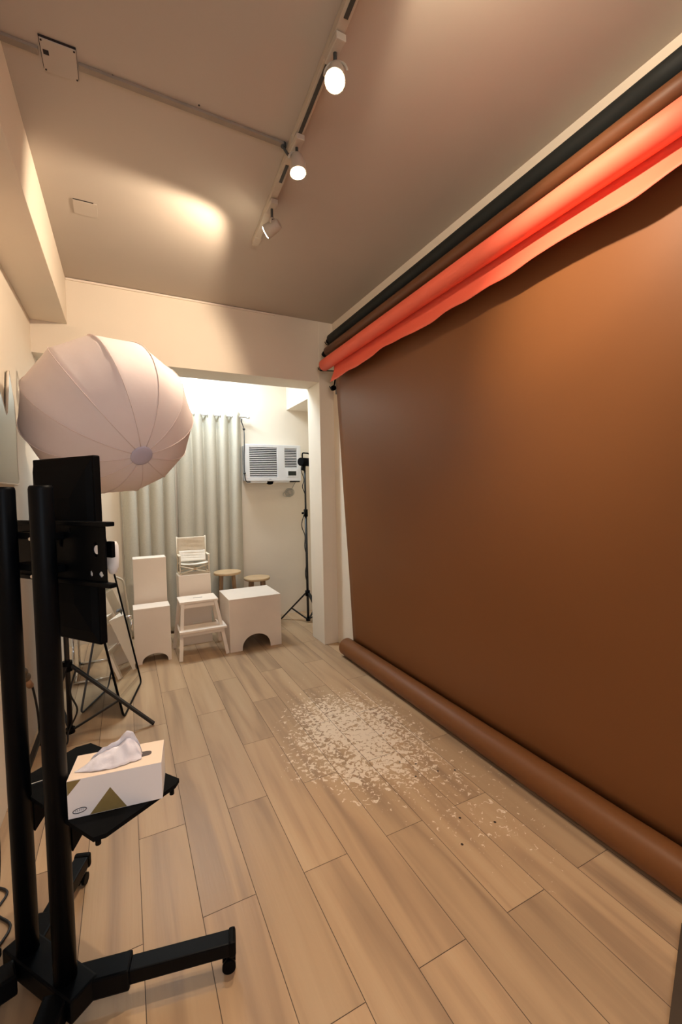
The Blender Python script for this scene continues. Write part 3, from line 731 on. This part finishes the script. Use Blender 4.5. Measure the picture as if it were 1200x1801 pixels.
B().box((.55, 4.346, .20), (.64, 4.3515, .212)).done('hand_slot', 'canvaslight', tby)

# ------------------------------------------------------------------ step stool
sp = thing('step_stool', 'white two step wooden stool standing before the white box with the baby chair', 'step stool', (.585, 4.14, 0))
A = Vector
B().box((.400, 4.015, .482), (.735, 4.265, .502), .004).done('top_step', 'white', sp)
B().box((.530, 4.133, .5015), (.612, 4.143, .5035)).done('hand_hole', 'slot', sp)
B().box((.383, 3.925, .242), (.790, 4.115, .262), .004).done('lower_step', 'white', sp)
LEG = {'fl': ((.425, 4.03, .482), (.388, 3.945, 0)), 'fr': ((.712, 4.03, .482), (.792, 3.945, 0)), 'bl': ((.420, 4.25, .482), (.372, 4.335, 0)), 'br': ((.715, 4.25, .482), (.800, 4.335, 0))}
for k, (p, q) in LEG.items():
    B().beam(p, q, .030, .030, .003, upv=(0, 1, 0)).done('leg', 'white', sp)
B().beam((.43, 4.033, .460), (.71, 4.033, .460), .015, .040, .002).done('apron', 'white', sp)
B().beam((.43, 4.25, .460), (.71, 4.25, .460), .015, .040, .002).done('apron', 'white', sp)
for x in (.422, .715): B().beam((x, 4.04, .460), (x, 4.24, .460), .015, .040, .002).done('apron', 'white', sp)
B().beam((.405, 3.955, .225), (.770, 3.955, .225), .015, .032, .002).done('step_rail', 'white', sp)
for x in (.400, .752): B().beam((x, 3.96, .228), (x, 4.30, .228), .015, .028, .002).done('step_rail', 'white', sp)

# ------------------------------------------------------------------ folding baby chair
bc = thing('folding_baby_chair', 'small cream canvas folding chair sitting on top of a white box', 'baby chair', (.585, 4.45, .682))
z0 = .682; X0, X1, Y0, Y1 = .452, .722, 4.375, 4.535
for x in (X0, X1):
    B().tube([(x, Y0, z0+.004), (x, Y0, z0+.175)], .0075, 10).done('front_post', 'chairframe', bc)
    B().tube([(x-.004, Y1, z0+.004), (x-.004, Y1+.008, z0+.36)], .0075, 10).done('rear_post', 'chairframe', bc)
    B().beam((x, Y0-.012, z0+.006), (x, Y1+.01, z0+.006), .016, .012, .003).done('foot_rail', 'chairframe', bc)
    B().beam((x, Y0-.012, z0+.182), (x, Y1+.01, z0+.182), .022, .012, .004).done('armrest', 'chairframe', bc)
    B().beam((x, Y0-.004, z0+.175), (x, Y0-.004, z0+.100), .026, .016, .004).done('arm_cover', 'canvas', bc)
for ya in (Y0, Y1):
    B().tube([(X0, ya, z0+.010), (X1, ya+.004, z0+.088)], .006, 10).done('cross_brace', 'chairframe', bc)
    B().tube([(X1, ya-.012, z0+.010), (X0, ya-.008, z0+.088)], .006, 10).done('cross_brace', 'chairframe', bc)
B().box((.575, Y0-.020, z0+.042), (.600, Y0-.006, z0+.058), .002).done('pivot_block', 'wood', bc)
def sag(name, m, x0, x1, y0, y1, za, zb, depth, vert=False, th=.006):
    b = B(); V = []
    for j in range(15):
        q = j/14; row = []
        for i in range(21):
            t = i/20
            s = depth*math.sin(PI*t)*(.6+.4*math.sin(PI*q)); w = .003*math.sin(q*26+t*3)*math.sin(PI*t)
            if vert: row.append(b.v((x0+(x1-x0)*t, y0+(y1-y0)*q+s+w, za+(zb-za)*q)))
            else: row.append(b.v((x0+(x1-x0)*t, y0+(y1-y0)*q, za+(zb-za)*q-s+w)))
        V.append(row)
    for j in range(14):
        for i in range(20): b.f([V[j][i], V[j][i+1], V[j+1][i+1], V[j+1][i]], 0, True)
    o = b.done(name, m, bc); s = o.modifiers.new('s', 'SOLIDIFY'); s.thickness = th
sag('seat', 'canvaslight', X0, X1, Y0-.01, Y1, z0+.110, z0+.105, .022)
sag('backrest', 'canvas', X0-.003, X1-.008, Y1-.006, Y1+.002, z0+.155, z0+.352, .014, True)
sag('seat_skirt', 'canvaslight', X0+.01, X1-.01, Y1-.05, Y1-.012, z0+.115, z0+.215, .010, True)

# ------------------------------------------------------------------ round wooden stools
def round_stool(x, y, h, label, rot):
    t = thing('round_stool', label, 'stool', (x, y, 0), group='round wooden stools behind the wide white box')
    B().tube([(x, y, h-.026), (x, y, h-.022), (x, y, h-.004), (x, y, h)], [.136, .140, .140, .137], 36).done('seat', 'wood', t)
    for k in range(4):
        a = rot+k*PI/2; c, s = math.cos(a), math.sin(a)
        B().beam((x+.085*c, y+.085*s, h-.026), (x+.135*c, y+.135*s, 0), .028, .028, .004).done('leg', 'wooddark', t)
    for k in range(4):
        a, a2 = rot+k*PI/2, rot+(k+1)*PI/2; zz = h*.45; r = .085+.05*(1-zz/h)
        B().tube([(x+r*math.cos(a), y+r*math.sin(a), zz), (x+r*math.cos(a2), y+r*math.sin(a2), zz)], .009, 10).done('stretcher', 'wooddark', t)
round_stool(.942, 4.585, .640, 'taller round wooden stool by the curtain behind the wide white box', .55)
round_stool(1.258, 4.580, .548, 'shorter round wooden stool right of the taller one behind the wide white box', .35)

# ------------------------------------------------------------------ curtains and rod
ZR = 2.315; YR = 4.83
rd = thing('curtain_rod', 'thin white curtain rod on the back wall above the curtains', 'curtain rod', (.5, YR, ZR))
B().tube([(-.10, YR, ZR), (1.262, YR, ZR)], .011, 14).done('rod', 'whiteplastic', rd)
for x in (-.115, 1.277): B().tube([(x-.015, YR, ZR), (x+.015, YR, ZR)], .017, 14).done('finial', 'whiteplastic', rd)
for x in (-.06, 1.20):
    B().tube([(x, YR, ZR), (x, YB, ZR-.01)], .008, 10).done('bracket_arm', 'whiteplastic', rd)
    B().tube([(x, YB-.008, ZR-.01), (x, YB, ZR-.01)], .024, 16).done('bracket_plate', 'whiteplastic', rd)
def curtain(name, label, xt0, xt1, xb0, xb1, folds, amp, phase, zt_, seed):
    t = thing(name, label, 'curtain', ((xt0+xt1)/2, YR, .03))
    b = B(); nx, nz = folds*20, 44; V = []
    for j in range(nz+1):
        q = j/nz; z = zt_+(.03-zt_)*q; row = []
        for i in range(nx+1):
            s = i/nx; x = (xt0+(xt1-xt0)*s)*(1-q)+(xb0+(xb1-xb0)*s)*q
            ww = s*folds*2*PI+phase+1.5*noise.noise((s*folds*.55, q*.5, seed+11))*min(1, q*3)
            a = amp*(1-.25*q)*(1+.9*noise.noise((s*5, q*.8, seed)))
            y = YR+a*math.sin(ww+.9*q*noise.noise((s*3, q*1.5, seed+3)))+.012*q*noise.noise((s*9, q*3, seed+7))
            x += .012*math.cos(ww*1.0)*(.5+q)
            row.append(b.v((x, min(y, YB-.008), z)))
        V.append(row)
    for j in range(nz):
        for i in range(nx): b.f([V[j][i], V[j][i+1], V[j+1][i+1], V[j+1][i]], 0, True)
    o = b.done('fabric', 'curtain', t); m = o.modifiers.new('s', 'SOLIDIFY'); m.thickness = .002
    for k in range(folds*2):
        s = (k+.5)/(folds*2)-phase/(folds*2*PI)
        if not 0 < s < 1: continue
        xx = xt0+(xt1-xt0)*((k)*PI-phase+0)/(folds*2*PI)
        if not xt0 < xx < xt1: continue
        B().tube(arc((xx, YR, ZR), .025, 0, 2*PI, 20, (0, 1, 0), (0, 0, 1))[:-1], .0045, 8, closed=True).done('grommet', 'steel', t)
curtain('hanging_curtain', 'pale grey curtain left of centre on the rod, behind the tall white box', -.045, .478, -.035, .455, 4, .034, .3, ZR+.045, 1)
curtain('hanging_curtain', 'grey grommet curtain at the right end of the rod beside the air conditioner', .515, 1.195, .495, 1.165, 5, .042, 1.2, ZR+.045, 5)

# ------------------------------------------------------------------ air conditioner
ac = thing('window_air_conditioner', 'white window air conditioner set in the back wall beside the curtain', 'air conditioner', (1.53, 4.81, 1.59))
ax0, ax1, az0, az1, ay = 1.205, 1.862, 1.596, 2.006, 4.735
B().box((ax0+.008, ay+.03, az0+.006), (ax1-.008, YB+.0, az1-.006), .006).done('cabinet', 'whiteplastic', ac)
def acface():
    b = B()
    def fr_(x0, x1, z0, z1): b.box((x0, ay, z0), (x1, ay+.032, z1), .004)
    g = (ax0+.05, 1.575, az0+.045, az1-.035); h = (1.665, ax1-.045, az0+.150, az1-.035)
    fr_(ax0, g[0], az0, az1); fr_(g[1], h[0], az0, az1); fr_(h[1], ax1, az0, az1)
    fr_(g[0]-.004, g[1]+.004, g[3], az1); fr_(g[0]-.004, g[1]+.004, az0, g[2])
    fr_(h[0]-.004, h[1]+.004, h[3], az1); fr_(h[0]-.004, h[1]+.004, az0, h[2])
    b.done('front_frame', 'whiteplastic', ac)
    for nme, q, cnt in (('intake_grille', g, 16), ('outlet_grille', h, 12)):
        B().box((q[0]-.002, ay+.026, q[2]-.002), (q[1]+.002, ay+.030, q[3]+.002)).done('vent_recess', 'acshade', ac)
        l = B()
        for k in range(cnt):
            z = q[2]+(q[3]-q[2])*(k+.5)/cnt
            l.box((q[0]-.001, ay+.004, z-.0042), (q[1]+.001, ay+.012, z+.0042))
        l.done(nme, 'whiteplastic', ac)
    B().box((1.690, ay-.003, az0+.045), (1.828, ay, az0+.135), .001).done('control_panel', 'whiteplastic', ac)
    B().box((1.702, ay-.005, az0+.062), (1.800, ay-.002, az0+.112), .001).done('display_window', 'display', ac)
    B().box((1.470, ay-.001, az0+.018), (1.500, ay+.001, az0+.023)).done('name_mark', 'greyframe', ac)
acface()
# foam strips and black tape under the unit
B().box((1.225, ay+.01, az0-.022), (1.455, ay+.05, az0-.001), .004).done('foam_strip', 'whiteplastic', label='white foam strip under the left half of the air conditioner', category='foam strip')
B().box((1.53, ay+.01, az0-.018), (1.72, ay+.05, az0-.001), .004).done('foam_strip', 'whiteplastic', label='white foam strip under the right half of the air conditioner', category='foam strip')
B().box((1.735, ay+.01, az0-.014), (1.850, ay+.05, az0-.001), .003).done('rubber_strip', 'blackplastic', label='black rubber strip under the right corner of the air conditioner', category='strip')
b = B(); b.sphere((1.49, ay+.03, az0-.024), .026, sc=(1.5, .8, .65)); b.beam((1.455, ay+.03, az0-.010), (1.54, ay+.03, az0-.010), .02, .014, .003)
b.done('tape_bundle', 'blackplastic', label='black taped bundle hanging under the middle of the air conditioner', category='tape')
b = B(); b.tube(bez([(1.205, YR, ZR-.02), (1.20, YR-.01, ZR-.06), (1.218, 4.80, ZR-.14), (1.203, 4.74, 2.02), (1.194, 4.73, 1.85), (1.196, 4.73, 1.66), (1.215, 4.74, 1.592), (1.26, 4.745, 1.585)], 8), .0055, 8)
b.sphere((1.218, 4.80, ZR-.14), .014); b.sphere((1.195, 4.73, 1.68), .013)
b.done('hanging_black_cord', 'cable', label='black cord running from the curtain rod end down the left side of the air conditioner', category='cord')
# coil of cable
b = B()
for k, (dx, dz, r, ry) in enumerate(((0, 0, .050, 1), (.004, .003, .042, .9), (-.003, -.002, .034, .95), (-.042, -.022, .038, .7), (.002, 0, .026, 1), (0, .002, .056, .85))):
    c = Vector((1.765+dx, YB-.012-.004*k, 1.462+dz)); b.tube([c+Vector((r*math.cos(a), 0, r*ry*math.sin(a))) for a in [2*PI*i/24 for i in range(24)]], .0035, 6, closed=True)
b.tube(bez([(1.795, YB-.012, 1.50), (1.84, YB-.010, 1.57), (1.88, YB-.010, 1.63), (1.93, YB-.01, 1.70)], 6), .0035, 6)
b.done('coiled_cable', 'clearcable', label='coil of thin grey cable hanging on the back wall below the air conditioner', category='cable coil')

# ------------------------------------------------------------------ second light stand by the column
C2 = Vector((1.795, 4.45, 0))
light_stand('light_stand', 'black tripod light stand half hidden behind the white column', C2, ((1.565, 4.700), (2.05, 4.62), (1.86, 4.12)), .33, 1.78, .018, .014)
t2 = thing('compact_light_head', 'small black light head with a handle on top of the stand behind the column', 'studio light', (1.79, 4.45, 1.72))
B().tube([(1.735, 4.42, 1.795), (1.90, 4.50, 1.795)], [.045, .048], 20).done('housing', 'blackplastic', t2)
B().tube(bez([(1.76, 4.43, 1.83), (1.765, 4.43, 1.885), (1.80, 4.445, 1.892), (1.86, 4.47, 1.885), (1.865, 4.47, 1.83)], 6), .008, 8).done('handle', 'blackplastic', t2)
B().beam((1.770, 4.44, 1.70), (1.795, 4.45, 1.775), .03, .03, .005).done('tilt_clamp', 'blackplastic', t2)
B().tube(bez([(1.755, 4.43, 1.76), (1.745, 4.43, 1.70), (1.775, 4.43, 1.60), (1.755, 4.43, 1.52), (1.785, 4.43, 1.42), (1.775, 4.43, 1.25), (1.735, 4.43, 1.10), (1.77, 4.43, .98), (1.765, 4.43, .85), (1.79, 4.43, .72), (1.765, 4.43, .56), (1.785, 4.43, .45)], 6), .005, 8).done('wrapped_cable', 'cable', label='black cable winding down the light stand behind the column', category='cable')
